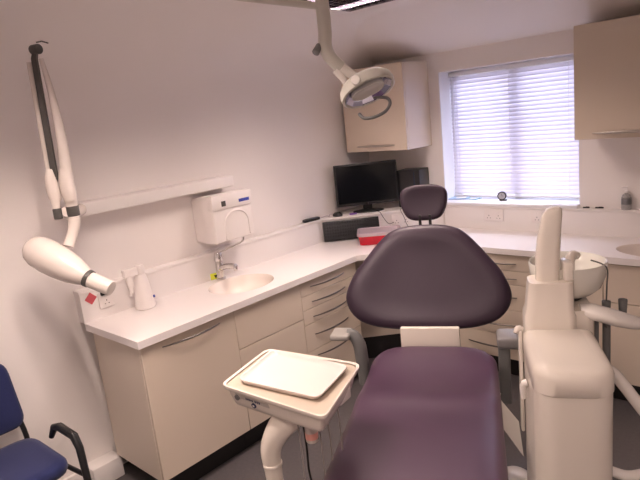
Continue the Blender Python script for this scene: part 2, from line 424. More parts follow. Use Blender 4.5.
HM = frame(Vector((1.566, -2.066, 1.918)) - W, (.90, .44, .10), hn)   # local z points out of the lit face
bm = NB(); lathe(bm, [(.012, -.040), (.055, -.038), (.088, -.030), (.103, -.014), (.107, .004), (.105, .018), (.098, .021), (.094, .016)], 40, mtx=HM, cap0=True); hd = obj('head_shell', bm, LAMPG, ol)
bm = NB(); lathe(bm, [(.094, .017), (.080, .006), (.066, -.002)], 12, mtx=HM); obj('reflector', bm, MIRROR, hd, 10)
bm = NB()
rings(bm, [[(x, y, z) for x, y in rrect(-.066 * s_, -.045 * s_, .066 * s_, .045 * s_, .044 * s_, 8)] for s_, z in ((1, .001), (1.0, .012), (.93, .015), (.85, .012))], cap0=False, mtx=HM); obj('lens', bm, LENSM, hd)
bm = NB(); cyl(bm, HM @ Vector((-.015, .090, .0)), HM @ Vector((-.015, .122, .006)), .017, .017, 20, .003); obj('pivot_cap', bm, DENTW, hd)
bm = NB(); tube(bm, rel([(1.604, -2.082, 1.882), (1.640, -2.055, 1.877), (1.668, -2.070, 1.858), (1.673, -2.106, 1.830), (1.651, -2.145, 1.813), (1.615, -2.160, 1.812), (1.586, -2.150, 1.828)], W), [.0045, .006, .006, .006, .006, .006, .0065], 10, 6); obj('handle', bm, GREY, hd)

# ------------------------------------------------------------------ wall x-ray unit
xr = thing('xray_unit', 'cream dental x-ray head on a folded scissor arm, fixed to the left wall', 'x-ray unit', (XL, -1.62, 1.49)); W = xr.location.copy()
bm = NB(); box(bm, Vector((XL + .001, -2.56, 1.463)) - W, Vector((.055, -1.530, 1.530)) - W, .006, 3); obj('wall_rail', bm, TRIM, xr)
bm = NB(); tube(bm, rel([(.05, -2.53, 1.50), (.14, -2.60, 1.50), (.22, -2.665, 1.51), (.28, -2.70, 1.53)], W), [.030, .028, .026, .024], 14, 4); obj('link_arm', bm, XRAY, xr)
bm = NB(); tube(bm, rel([(.30, -2.704, 2.238), (.30, -2.716, 2.20), (.290, -2.725, 1.70), (.285, -2.730, 1.66)], W), [.012, .015, .017, .012], 4); obj('lower_arm', bm, DGREY, xr)
bm = NB(); tube(bm, rel([(.270, -2.726, 2.19), (.268, -2.734, 1.90), (.266, -2.738, 1.66)], W), .013, 10)
tube(bm, rel([(.31, -2.692, 2.20), (.312, -2.678, 2.05), (.31, -2.672, 1.85), (.30, -2.678, 1.66)], W), [.009, .015, .023, .028], 14, 3); obj('upper_arm', bm, XRAY, xr)
bm = NB(); cyl(bm, Vector((.285, -2.712, 2.238)) - W, Vector((.325, -2.697, 2.238)) - W, .021, .021, 24, .004)
tube(bm, rel([(.31, -2.70, 2.266), (.32, -2.68, 2.27), (.325, -2.655, 2.262)], W), .003, 6); obj('elbow', bm, DGREY, xr)
bm = NB()
tube(bm, rel([(.285, -2.742, 1.73), (.285, -2.745, 1.69), (.283, -2.742, 1.62), (.28, -2.735, 1.585)], W), [.014, .024, .028, .022], 16, 3)
tube(bm, rel([(.30, -2.680, 1.73), (.30, -2.684, 1.69), (.30, -2.683, 1.62), (.30, -2.680, 1.58)], W), [.020, .030, .033, .028], 16, 3); obj('joint_cover', bm, XRAY, xr)
for y, r_ in ((-2.746, .019), (-2.675, .028)):
    bm = NB(); cyl(bm, Vector((.29, y, 1.505)) - W, Vector((.29, y, 1.553)) - W, r_, r_, 24, .003); obj('collar', bm, DGREY, xr)
bm = NB(); cyl(bm, Vector((.29, -2.746, 1.553)) - W, Vector((.288, -2.744, 1.60)) - W, .017, .022)
cyl(bm, Vector((.29, -2.675, 1.48)) - W, Vector((.29, -2.676, 1.60)) - W, .025, .028); obj('spindle', bm, XRAY, xr)
bm = NB(); tube(bm, rel([(.295, -2.680, 1.50), (.295, -2.682, 1.475), (.298, -2.700, 1.43), (.305, -2.735, 1.375)], W), [.028, .028, .024, .026], 14, 3); obj('yoke', bm, XRAY, xr)
a = Vector((.172, -2.857, 1.398)); b = Vector((.425, -2.732, 1.240)); e = Vector((.530, -2.680, 1.186)); d = (b - a)
bm = NB(); prof = [(0.0, .018), (.02, .042), (.08, .060), (.18, .072), (.35, .076), (.55, .073), (.75, .064), (.90, .050), (1.0, .038)]
tube(bm, [a + d * t_ - W for t_, _ in prof], [q for _, q in prof], 28); obj('tube_head', bm, XRAY, xr, 60)
bm = NB(); cyl(bm, a + d * 1.0 - W, a + d * 1.06 - W, .041, .040, 28, .002); obj('band', bm, DGREY, xr)
bm = NB(); cyl(bm, a + d * 1.06 - W, e - W, .036, .034, 28, .004); obj('cone', bm, XRAY, xr)

# ------------------------------------------------------------------ towel / soap dispenser under the x-ray rail
dp = thing('paper_towel_dispenser', 'white paper towel dispenser on the left wall above the basin', 'towel dispenser', (XL, -1.667, 1.150))
bm = NB()
def disp_ring(x, y0, y1, z0, z1): return [(x, y0, z0), (x, y1, z0), (x, y1, z1), (x, y0, z1)]
tb = NB(); vs = [[tb.verts.new(p) for p in disp_ring(*q)] for q in ((.001, -.125, .150, .0, .268), (.150, -.150, .152, .0, .292), (.240, -.150, .152, .006, .290))]
for p, q in zip(vs[:-1], vs[1:]):
    for i in range(4): tb.faces.new((p[i], p[(i + 1) % 4], q[(i + 1) % 4], q[i]))
tb.faces.new(vs[0]); tb.faces.new(vs[-1]); bmesh.ops.recalc_face_normals(tb, faces=tb.faces)
bmesh.ops.bevel(tb, geom=list(tb.edges), offset=.010, segments=3, profile=.5, affect='EDGES'); merge(bm, tb)
obj('case', bm, WPLAS, dp)
bm = NB(); box(bm, (.20, -.152, .205), (.248, .154, .294), .004); obj('cover_cap', bm, WPLAS, dp)
arch = []
for k in range(25):
    t_ = PI * k / 24; arch.append((.2405, .022 + .092 * math.cos(t_), .105 + .078 * math.sin(t_)))
arch = [(.2405, .116, .018)] + arch + [(.2405, -.072, .018)]
bm = NB(); tube(bm, arch, .006, 8); obj('arch_moulding', bm, WPLAS, dp)
bm = NB(); box(bm, (.248, -.085, .222), (.2495, -.052, .254), .0005, 1); obj('sight_window', bm, DGREY, dp)
bm = NB(); box(bm, (.248, .050, .228), (.2495, .132, .247), .0004, 1); obj('blue_badge', bm, BLUE, dp)

# ------------------------------------------------------------------ tap
tp = thing('mixer_tap', 'chrome lever tap behind the left basin with a long bent handle', 'tap', (.045, -1.725, .90)); tp.scale = (1.12, 1.12, 1.12)
bm = NB(); cyl(bm, (0, 0, 0), (0, 0, .012), .028, .027, 24, .003); cyl(bm, (0, 0, .01), (0, 0, .125), .022, .021, 24, .003); cyl(bm, (0, 0, .105), (0, 0, .158), .026, .020, 24, .008); obj('body', bm, CHROME, tp)
bm = NB(); tube(bm, [(.01, .0, .065), (.06, .012, .080), (.115, .022, .082)], [.017, .0155, .0155], 16, 3); cyl(bm, (.112, .022, .088), (.118, .022, .058), .014, .012, 16, .002); obj('spout', bm, CHROME, tp)
bm = NB(); tube(bm, [(.0, .01, .150), (.02, .055, .163), (.04, .105, .176), (.05, .135, .184), (.055, .148, .196), (.057, .150, .215)], [.0045, .004, .004, .0045, .0075, .0085], 10, 5); obj('lever', bm, CHROME, tp)
bm = NB(); tg = NB()
box(bm, (.030, -.070, .012), (.034, -.030, .052), .001, 1, frame((-.012, -.002, .0), (.96, -.25, 0), (0, 0, 1))); 
o = obj('tap_tag', bm, YELLOW); o.location = (.045, -1.725, .903); tag(o, 'small yellow-green tag hung beside the tap base', 'tag')
o['label'] = 'small yellow-green warning tag beside the chrome tap base'
bm = NB(); prism(bm, [(-.012, -.010), (.012, -.010), (0, .013)], 0, .001, mtx=frame((.0275, -.0575, .034), (-.25, -.96, 0), (.96, -.25, 0)) ); obj('black_triangle', bm, BLACK, o)

# ------------------------------------------------------------------ white bottle with trigger
bt = thing('spray_bottle', 'white trigger spray bottle standing at the near end of the left worktop', 'bottle', (.078, -2.285, .90))
bm = NB(); lathe(bm, [(.0, .001), (.052, .001), (.056, .006), (.056, .022), (.050, .040), (.045, .09), (.038, .15), (.030, .185), (.022, .196), (.0, .197)], 32); obj('bottle', bm, WPLAS, bt)
bm = NB(); lathe(bm, [(.0, .193), (.024, .193), (.026, .197), (.026, .235), (.022, .245), (.0, .246)], 24); obj('cap', bm, WPLAS, bt)
bm = NB(); box(bm, (-.016, -.100, .196), (.016, .012, .240), .007, 3); obj('spray_head', bm, WPLAS, bt)
bm = NB(); tube(bm, [(0, -.066, .215), (.0, -.068, .165), (.0, -.062, .125), (.0, -.072, .090)], [.018, .019, .015, .008], 14, 4, .7); obj('trigger', bm, WPLAS, bt)
bm = NB(); cyl(bm, (.012, .050, .052), (.014, .058, .052), .008, .008, 14); obj('dark_button', bm, BLUE, bt)

# ------------------------------------------------------------------ sockets and sign
def socket(label, loc, rz, gangs=2, dark=None):
    w_ = .146 if gangs == 2 else .086
    t = thing('wall_socket', label, 'socket', loc, rz)
    bm = NB(); box(bm, (-w_/2, -.009, -.043), (w_/2, -.0005, .043), .003, 2); obj('faceplate', bm, WPLAS, t)
    for k in range(gangs):
        cx = (k - (gangs - 1) / 2) * .072
        bm = NB(); box(bm, (cx - .008, -.0125, .012), (cx + .008, -.009, .030), .001, 1); obj('switch', bm, WPLAS, t)
        bm = NB()
        for dx, dz, a_, b_ in ((0, .000, .002, .004), (-.011, -.018, .0035, .002), (.011, -.018, .0035, .002)): box(bm, (cx + dx - a_, -.0096, dz - b_ - .004), (cx + dx + a_, -.0089, dz + b_ - .004))
        obj('pin_hole', bm, DGREY, t)
    return t
socket('white single socket on the upstand beside the red square sticker', (.0, -2.465, .995), RZL, 1)
socket('white double socket on the upstand below the window', (1.06, .0, 1.012), 0, 2)
socket('white single socket on the upstand just behind the white spittoon column', (1.375, .0, 1.012), 0, 1)
DM = frame((.345, -.345, 1.0), (1, 1, 0), (0, 0, 1))
t = socket('white double socket on the diagonal upstand behind the red box', (.430, -.262, 1.005), PI / 4, 2)
bm = NB(); box(bm, (-.024, -.0015, -.024), (.024, -.0003, .024), mtx=Matrix.Rotation(PI / 4, 4, 'Y')); o = obj('wall_sticker', bm, REDSIGN)
o.location = (.0, -2.545, 1.022); o.rotation_euler = (0, 0, RZL); tag(o, 'small red square sticker turned on its point on the upstand', 'sticker')
bm = NB(); box(bm, (-.017, -.014, -.010), (.017, 0, .010), .002, 1); o = obj('plug', bm, BLACK); o.location = (.0095, -2.478, 1.033); o.rotation_euler = (0, 0, RZL)
tag(o, 'tiny black plug in the socket by the red sticker', 'plug')

# ------------------------------------------------------------------ corner desk things
rd = PI / 4
ex = Vector((1, 1, 0)).normalized(); en = Vector((1, -1, 0)).normalized()
mo = thing('monitor', 'black flat computer monitor on the corner ledge', 'monitor', (.180, -.335, LZ1), math.radians(44.6))
bm = NB(); box(bm, (-.243, -.020, .055), (.243, .018, .378), .005, 2); obj('housing', bm, BLACK, mo)
bm = NB(); box(bm, (-.228, -.0212, .078), (.228, -.0200, .364)); obj('screen', bm, SCREEN, mo)
bm = NB(); box(bm, (-.035, .0, .012), (.035, .03, .10), .006); obj('neck', bm, BLACK, mo)
bm = NB()
lathe(bm, [(.0, .001), (.118, .001), (.122, .004), (.118, .009), (.045, .020), (.0, .022)], 36, (0, 0, 0), Matrix.Diagonal((1, .62, 1, 1))); obj('foot', bm, BLACK, mo)
bm = NB(); cyl(bm, (.0, -.0212, .066), (.0, -.0200, .066), .006, .006, 16); obj('maker_badge', bm, CHROME, mo)
# the computer tower stands behind, further right
pc = thing('computer_tower', 'black computer tower on the ledge between monitor and window', 'computer', (.435, -.065, LZ1), math.radians(8))
bm = NB(); box(bm, (-.095, -.09, 0.002), (.095, .09, .290), .006, 2); obj('case', bm, BLACK, pc)
bm = NB(); box(bm, (.045, -.094, .02), (.055, -.0895, .275), .001, 1); obj('front_strip', bm, mat('dark_blue_gloss', (.03, .04, .07), .2), pc)
kb = thing('keyboard', 'black keyboard leaning against the diagonal upstand', 'keyboard')
kx = ex; kzv = (Vector((0, 0, 1)) - en * .28).normalized(); kn = kx.cross(kzv)
kc = Vector((.184, -.566, .903))
KM = frame(kc, kx, -kn if (-kn).dot(en) > 0 else kn)
kn = Vector((KM[0][2], KM[1][2], KM[2][2])); ky = Vector((KM[0][1], KM[1][1], KM[2][1])); sg = 1 if ky.z > 0 else -1
kb.matrix_world = KM
bm = NB(); box(bm, (-.215, 0 if sg > 0 else -.150, 0), (.215, .150 if sg > 0 else 0, .018), .004, 2); obj('case', bm, BLACK, kb)
bm = NB()
for r_ in range(6):
    yb = .012 + r_ * .0215 + (.006 if r_ == 5 else 0)
    for c_ in range(21):
        xx = -.203 + c_ * .0193
        if c_ in (15, 18) and r_ in (2, 5): continue
        box(bm, (xx, sg * yb if sg > 0 else -yb - .016, .018), (xx + .016, sg * (yb + .016) if sg > 0 else -yb, .024), .0015, 1)
obj('keys', bm, mat('key_caps', (.018, .018, .022), .55), kb)
ph = thing('cordless_phone', 'black handset lying on the ledge left of the monitor', 'phone', (-.025, -.775, LZ1 + .001), math.radians(82))
bm = NB(); box(bm, (-.075, -.020, 0), (.075, .020, .022), .009, 3); obj('handset', bm, BLACK, ph)
bm = NB(); box(bm, (-.055, -.012, .0215), (-.02, .012, .0232), .0006, 1); obj('display', bm, DGREY, ph)
ms = thing('mouse', 'small black mouse on the ledge in front of the monitor', 'mouse', (.062, -.570, LZ1 + .001), math.radians(20))
bm = NB(); lathe(bm, [(.0, .0), (.026, .0), (.030, .006), (.027, .018), (.017, .028), (.0, .032)], 24, (0, 0, 0), Matrix.Diagonal((1.35, 1, 1, 1)), ); obj('shell', bm, BLACK, ms)
bm = NB(); cyl(bm, (.018, -.003, .028), (.018, .003, .028), .007, .007, 14); obj('wheel', bm, DGREY, ms)
bm = NB(); box(bm, (-.028, -.010, 0), (.028, .010, .012), .003, 2); o = obj('memory_stick', bm, PURPLE); o.location = (.148, -.487, LZ1 + .001); o.rotation_euler = (0, 0, .9)
tag(o, 'small purple stick lying on the ledge right of the mouse', 'gadget')
bm = NB(); tube(bm, [(-.03, -.66, LZ1 + .004), (.0, -.63, LZ1 + .012), (.005, -.60, LZ1 + .004), (-.02, -.57, LZ1 + .010), (-.03, -.52, LZ1 + .004), (.03, -.50, LZ1 + .004)], .0028, 6, 5); o = obj('cable', bm, mat('pinkish_cable', (.55, .45, .50), .5))
tag(o, 'pale loose cable on the ledge between handset and mouse', 'cable')
bm = NB(); tube(bm, [(.285, -.355, LZ1 + .004), (.325, -.382, LZ1 + .006), (.352, -.372, 1.03), (.375, -.345, .985), (.398, -.312, .992)], .0022, 6, 5); o = obj('cable', bm, BLACK)
tag(o, 'thin black cable dropping from the monitor to the corner socket', 'cable')
bm = NB(); tube(bm, [(.40, -.20, LZ1 + .004), (.44, -.275, LZ1 + .002), (.47, -.28, 1.03), (.485, -.262, .96), (.54, -.255, .925), (.60, -.22, .903)], .0022, 6, 5); o = obj('cable', bm, DGREY)
tag(o, 'thin grey cable hanging beside the headrest to the worktop', 'cable')
rb = thing('storage_box', 'red plastic box with clear lid on the worktop beside the keyboard', 'box', (.432, -.556, .901), math.radians(37)); rb.scale = (1.1, 1.05, 1.2)
bm = NB()
rings(bm, [[(x, y, z) for x, y in rrect(-.14 * s_, -.105 * s_, .14 * s_, .105 * s_, .03 * s_, 5)] for s_, z in ((.90, 0), (.93, .004), (.985, .052), (.985, .053))]); obj('tub', bm, REDBOX, rb)
bm = NB()
rings(bm, [[(x, y, z) for x, y in rrect(-.14 * s_, -.105 * s_, .14 * s_, .105 * s_, .03 * s_, 5)] for s_, z in ((1.02, .054), (1.04, .056), (1.04, .068), (1.02, .073), (.92, .074), (.90, .071))]); obj('lid', bm, CLEAR, rb)

# ------------------------------------------------------------------ sill things
SZ = WZ0 + .0125
ck = thing('alarm_clock', 'small round black clock on the window sill', 'clock', (1.075, .110, SZ), math.radians(14))
bm = NB(); cyl(bm, (0, -.014, .036), (0, .014, .036), .032, .032, 32, .004); obj('case', bm, BLACK, ck)
bm = NB(); cyl(bm, (0, -.0152, .036), (0, -.0138, .036), .024, .024, 32); fc = obj('dial', bm, mat('grey_dial', (.45, .46, .48), .4), ck)
bm = NB(); box(bm, (-.001, -.0162, .036), (.001, -.0153, .054)); box(bm, (-.001, -.0162, .035), (.014, -.0153, .037)); obj('hands', bm, BLACK, fc)
bm = NB(); box(bm, (-.018, -.012, 0), (.034, .014, .008), .002, 1); obj('foot', bm, BLACK, ck)
for nm, loc, rz, m_, lb, cat, sz in (
    ('leaflet', (.700, .150, SZ), .25, LBLUE, 'pale blue leaflet lying at the left end of the window sill', 'leaflet', (.075, .045, .010)),
    ('leaflet', (.800, .165, SZ), -.15, TEAL, 'teal and white leaflet on the sill, right of the pale blue one', 'leaflet', (.07, .035, .004)),
    ('paper_sheet', (1.515, .045, SZ), .1, PAPER, 'white paper sheet on the right part of the window sill', 'paper', (.095, .05, .002))):
    bm = NB(); box(bm, (-sz[0], -sz[1], 0), (sz[0], sz[1], sz[2])); o = obj(nm, bm, m_); o.location = loc; o.rotation_euler = (0, 0, rz); tag(o, lb, cat)
    if nm == 'leaflet':
        bm = NB(); box(bm, (-sz[0] * .2, -sz[1] * .8, sz[2]), (sz[0] * .8, sz[1] * .7, sz[2] + .0008)); obj('printed_panel', bm, PAPER, o)
for x, y, L_, lb in ((1.690, .015, .020, 'short black pen on the ledge just right of the window'), (1.768, .020, .025, 'longer black pen on the ledge, right of the shorter one')):
    bm = NB(); cyl(bm, (-L_, 0, .006), (L_, 0, .006), .005, .005, 12, .001); o = obj('pen', bm, BLACK); o.location = (x, y, LZ1 + .0005); o.rotation_euler = (0, 0, .1); tag(o, lb, 'pen', 'black pens on the ledge')
    bm = NB(); box(bm, (-L_ * .2, .004, .010), (L_ * .7, .006, .012)); obj('clip', bm, DGREY, o)
gb = thing('pump_bottle', 'clear pump bottle with dark label on the ledge under the right wall cabinet', 'bottle', (1.925, .018, LZ1 + .0005))
bm = NB(); lathe(bm, [(.0, .0), (.026, .0), (.028, .004), (.028, .075), (.022, .092), (.011, .098), (.011, .106), (0, .106)], 28); obj('bottle', bm, CLEARG, gb)
bm = NB(); lathe(bm, [(.0286, .034), (.0286, .068)], 28); obj('label_band', bm, mat('grey_label', (.16, .16, .17), .5), gb)
bm = NB(); cyl(bm, (0, 0, .104), (0, 0, .118), .012, .010, 18, .002); cyl(bm, (0, 0, .118), (0, 0, .140), .003, .003, 8); tube(bm, [(.006, .0, .142), (-.012, -.008, .143), (-.028, -.014, .138)], [.006, .005, .004], 8); obj('pump', bm, WPLAS, gb)

# ------------------------------------------------------------------ dental chair (local: +y towards the headrest, +x to the right, z up)
CO = Vector((1.507, -1.643, 0)); CR = math.atan2(.477, .879); CR2 = math.radians(27.0)
dc = thing('dental_chair', 'plum leather dental chair with dark butterfly-shaped back and headrest', 'dental chair', tuple(CO), CR2)
# seat cushion
bm = NB(); rs = []
NY = 54; y_end = -1.42; hwm = .280
for i in range(NY + 1):
    q = i / NY
    # denser at both ends
    v = 0.02 + (y_end - 0.02) * (0.5 - 0.5 * math.cos(PI * q))
    sb = min(1.0, (0.02 - v) / .19); sf = min(1.0, (v - y_end) / .20)
    hw = hwm * max(.02, (1 - (1 - sb) ** 2.6)) ** (1 / 2.2) * max(.02, (1 - (1 - sf) ** 2.6)) ** (1 / 2.6)
    if v > -.25: hw *= 1 - .03 * ((v + .25) / .27)
    th = .088 * (min(1, sb * 3.2 + .25) * min(1, sf * 3 + .25)) ** .5
    zt_ = .722 - .014 * math.exp(-((v + .30) / .13) ** 2) + .010 * math.exp(-((v + .53) / .07) ** 2) + .045 * max(0, (-.6 - v))
    edge = .03 * (1 - min(1, sb * 2.5)) ** 2
    zm = zt_ - .036
    ring = []
    N = 40
    for k in range(N):
        t_ = 2 * PI * k / N
        cx_ = math.copysign(abs(math.cos(t_)) ** .42, math.cos(t_)); cz_ = math.copysign(abs(math.sin(t_)) ** .62, math.sin(t_))
        x = hw * cx_; z = zm - edge + (th / 2) * cz_
        if math.sin(t_) > 0: z += .010 * (abs(x) / hwm) ** 2 * (1 if abs(cx_) < .93 else .4) * min(1, sb)
        ring.append((x + .014, v, z))
    rs.append(ring)
rings(bm, rs); seat = obj('seat', bm, LEATH, dc, 70)
# backrest cushion in its own plane
rec = math.radians(24)
BM = Matrix.Translation((-.026, .055, .776)) @ Matrix.Rotation(PI / 2 - rec * 1.0, 4, 'X')   # local x right, y up the back, z towards the sitter
half = [(0, 0), (.13, .002), (.24, .014), (.325, .042), (.376, .088), (.399, .140), (.400, .180), (.384, .230), (.352, .292), (.306, .350), (.262, .405), (.220, .452), (.165, .496), (.085, .518), (0, .522)]
right = catmull([(x, y, 0) for x, y in half], 3)
outl = [(p.x, p.y) for p in right] + [(-p.x, p.y) for p in reversed(right[1:-1])]
bm = NB(); cc = (0, .215)
R_ = []
for s_, z in ((.70, -.060), (.86, -.056), (.95, -.044), (.99, -.024), (1.0, -.004), (.985, .014), (.955, .024), (.90, .031), (.80, .033), (.70, .028), (.55, .020), (.35, .017), (.12, .016)):
    R_.append([(x, y, z) for x, y in scale2(outl, s_, cc)])
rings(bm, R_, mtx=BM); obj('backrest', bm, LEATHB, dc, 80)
# headrest
hh = [(0, 0), (.045, .001), (.080, .014), (.102, .044), (.114, .080), (.119, .118), (.113, .148), (.090, .168), (.048, .179), (0, .181)]
rt = catmull([(x, y, 0) for x, y in hh], 3); ho = [(p.x, p.y) for p in rt] + [(-p.x, p.y) for p in reversed(rt[1:-1])]
HMx = Matrix.Translation((-.025, .298, 1.268)) @ Matrix.Rotation(PI / 2 - math.radians(12), 4, 'X')
bm = NB(); R_ = []
for s_, z in ((.60, -.050), (.82, -.046), (.95, -.034), (1.0, -.012), (1.0, .006), (.96, .020), (.88, .026), (.7, .022), (.4, .018), (.12, .017)):
    R_.append([(x, y, z) for x, y in scale2(ho, s_, (0, .095))])
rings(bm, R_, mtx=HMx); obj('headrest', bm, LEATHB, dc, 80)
bm = NB()
for dx in (-.045, .005): box(bm, (dx - .007, .276, 1.17), (dx + .007, .288, 1.30), .002, 1)
obj('headrest_post', bm, BLACK, dc)
# frame parts
bm = NB(); box(bm, (-.150, .015, .60), (.130, .060, .80), .008, 2); obj('back_bracket', bm, DENT, dc)
bm = NB(); box(bm, (-.20, -1.15, .585), (.20, -.03, .640), .02, 3); obj('seat_frame', bm, DENTW, dc)
bm = NB(); prism(bm, [(-.60, .12), (-.42, .10), (-.10, .60), (-.36, .60)], -.10, .10, .01, 2, frame((0, 0, 0), (0, 1, 0), (1, 0, 0))); obj('lift_arm', bm, DENTW, dc)
bm = NB(); prism(bm, rrect(-.26, -.80, .26, .10, .14), 0.0, .10, .03, 4); obj('base', bm, DENTW, dc)
# white side guard and foot control visible between chair and unit
bm = NB(); g4 = [Vector(p) for p in ((.294, -.420, .672), (.358, -.428, .586), (.372, -.440, .440), (.290, -.448, .579))]
rings(bm, [g4, [p + Vector((-.005, .014, -.004)) for p in g4]]); obj('side_guard', bm, DENTW, dc)
bm = NB(); tube(bm, [(.286, -.405, .655), (.288, -.412, .685), (.292, -.412, .697)], [.007, .006, .004], 10, 3); obj('guard_hook', bm, DENTW, dc)
bm = NB(); lathe(bm, [(.0, .13), (.05, .128), (.075, .11), (.085, .09)], 28, (.350, -.095, 0)); fp = obj('foot_pedal', bm, DENTW, dc)
bm = NB(); lathe(bm, [(.083, .095), (.100, .095), (.104, .06), (.104, .0), (.08, .0)], 28, (.350, -.095, 0)); obj('rubber_rim', bm, BLACK, fp)
# armrests
bm = NB(); tube(bm, [(-.300, -.165, .60), (-.305, -.180, .73), (-.312, -.180, .80), (-.335, -.180, .842), (-.365, -.183, .850)], [.030, .030, .030, .027, .024], 16, 4); a1 = obj('armrest_support', bm, GREY, dc)
bm = NB(); box(bm, (-.435, -.240, .838), (-.345, -.130, .864), .010, 3); obj('arm_pad', bm, mat('light_grey_pad', (.34, .32, .30), .45), a1)
bm = NB(); box(bm, (.300, -.055, .45), (.352, -.005, .765), .012, 3); a2 = obj('armrest_support', bm, GREY, dc)
bm = NB(); box(bm, (.296, -.085, .735), (.392, .045, .790), .016, 3); obj('arm_pad', bm, mat('mid_grey_pad', (.22, .21, .21), .4), a2)

# ------------------------------------------------------------------ dental unit tower (same local frame as the chair)
du = thing('dental_unit', 'tall cream delivery unit with rounded top standing right of the dental chair', 'dental unit', tuple(CO + Vector((.879, .477, 0)) * .483 + Vector((-.477, .879, 0)) * -.67), CR)
# local: x -.118..+.118 , y -.19..+.18
def dring(x0, x1, y0, y1, r0, r1, z, k=8, tilt=0.0):
    o = []
    for cx, cy, a_, r in ((x1 - r1, y1 - r1, 0, r1), (x0 + r1, y1 - r1, 90, r1), (x0 + r0, y0 + r0, 180, r0), (x1 - r0, y0 + r0, 270, r0)):
        for i in range(k + 1):
            t_ = math.radians(a_ + 90 * i / k); x = cx + r * math.cos(t_); y = cy + r * math.sin(t_); o.append((x, y, z + tilt * (y - y0)))
    return o
bm = NB(); rings(bm, [dring(-.118, .118, -.190, .175, .075, .02, 0.0), dring(-.118, .118, -.190, .175, .075, .02, .915)]); obj('body', bm, DENT, du, 30)
bm = NB()
rings(bm, [dring(-.1165, .1165, -.1885, .1735, .074, .02, .9152), dring(-.121, .121, -.193, .177, .077, .02, .918), dring(-.121, .121, -.193, .177, .077, .02, .972),
           dring(-.116, .116, -.187, .174, .073, .019, .988), dring(-.104, .104, -.172, .165, .064, .016, .998), dring(-.08, .08, -.14, .15, .05, .012, 1.003)]); obj('top_cap', bm, DENT, du, 60)
bm = NB(); box(bm, (-.134, .135, .60), (-.1215, .178, 1.0), .005, 2); obj('side_flange', bm, DENT, du)
bm = NB(); tube(bm, [(-.1215, .02, .86), (-.135, .02, .85), (-.135, .02, .80)], [.014, .012, .008], 12, 3); obj('side_hook', bm, DENTW, du)
bm = NB(); tube(bm, [(-.122, .160, 1.00), (-.136, .155, 1.006), (-.146, .145, .992)], [.012, .012, .008], 10, 3); obj('flange_lip', bm, DENT, du)
# column: base block, slender curved arm
bm = NB(); rings(bm, [dring(-.106, .072, .060 + .115, .060 + .25, .03, .03, z) for z in (0.0, 1.035)] + [dring(-.098, .066, .185, .30, .03, .03, 1.06), dring(-.088, .066, .185, .30, .03, .03, 1.165)]); obj('column_base', bm, DENT, du, 30)
bm = NB()
pts = [(-.020, .245, 1.16, .040, .036), (-.018, .245, 1.24, .041, .036), (-.012, .246, 1.31, .040, .034), (-.004, .250, 1.37, .036, .032), (.002, .252, 1.405, .033, .028), (.008, .250, 1.425, .026, .022), (.012, .248, 1.433, .012, .010)]
rings(bm, [[(x + a_ * math.copysign(abs(math.cos(t)) ** .6, math.cos(t)), y + b_ * math.copysign(abs(math.sin(t)) ** .6, math.sin(t)), z) for t in [2 * PI * k / 28 for k in range(28)]] for x, y, z, a_, b_ in pts])
obj('spout_column', bm, DENT, du, 60)
bm = NB(); box(bm, (.030, .200, 1.165), (.064, .285, 1.235), .008, 2); obj('side_housing', bm, DENT, du)
# spittoon bowl
bc = Vector((.070, .365, 0))
bm = NB(); lathe(bm, [(.0, 1.065), (.060, 1.065), (.090, 1.075), (.118, 1.100), (.136, 1.145), (.141, 1.192), (.138, 1.200), (.132, 1.197), (.125, 1.160), (.100, 1.115), (.055, 1.090), (.0, 1.083)], 48, bc); bw = obj('spittoon_bowl', bm, mat('bowl_glass_white', (.78, .76, .70), .1), du, 60)
bm = NB(); lathe(bm, [(.0, 1.050), (.052, 1.050), (.052, 1.066), (.0, 1.066)], 32, bc); obj('bowl_seat', bm, DGREY, du)
bm = NB(); tube(bm, [(.060, .245, 1.19), (.062, .265, 1.225), (.078, .290, 1.240), (.098, .300, 1.232)], [.016, .018, .017, .012], 12, 4); obj('cup_filler', bm, DENT, du)
# bracket under the bowl
bm = NB(); rings(bm, [dring(-.03, .135, .20, .40, .03, .03, z) for z in (.96, 1.052)]); obj('bowl_bracket', bm, DENT, du)
# assistant arm with holders
bm = NB()
sec = [(.09, .235, 1.045, .030, .022), (.13, .225, 1.040, .045, .030), (.20, .225, 1.018, .050, .030), (.26, .240, .995, .044, .025), (.32, .262, .975, .030, .018), (.345, .272, .966, .014, .010)]
rings(bm, [[(x, y + b_ * math.cos(t), z + c_ * math.sin(t)) for t in [2 * PI * k / 20 for k in range(20)]] for x, y, z, b_, c_ in sec]); aa = obj('assistant_arm', bm, DENTW, du, 60)
for x, y in ((.190, .285), (.250, .300)):
    bm = NB(); cyl(bm, (x, y, .985), (x, y, 1.060), .013, .016, 16, .002); obj('instrument_holder', bm, GREY, du)
bm = NB(); tube(bm, [(.190, .285, 1.05), (.192, .287, 1.12), (.190, .285, 1.19), (.14, .30, 1.215)], .0028, 8, 5); obj('suction_cord', bm, DGREY, du)
bm = NB(); cyl(bm, (.186, .262, .60), (.186, .262, 1.0), .014, .014, 14); cyl(bm, (.152, .262, .60), (.152, .262, 1.0), .008, .008, 14); obj('suction_hose', bm, GREY, du)
bm = NB(); cyl(bm, (.170, .200, .992), (.170, .194, .992), .004, .004, 12); obj('arm_screw', bm, DGREY, du)
# curved support tubes at the right
bm = NB(); tube(bm, [(.10, -.05, .96 - .02), (.150, .0, .905), (.235, .002, .78), (.36, -.02, .60), (.40, -.03, .50)], [.020, .020, .020, .022, .022], 16, 4); obj('support_tube', bm, DENTW, du)
bm = NB(); tube(bm, [(.10, -.06, .60), (.13, -.06, .582), (.18, -.06, .568), (.24, -.05, .575), (.33, -.04, .60)], .017, 14, 4); obj('lower_tube', bm, DENTW, du)

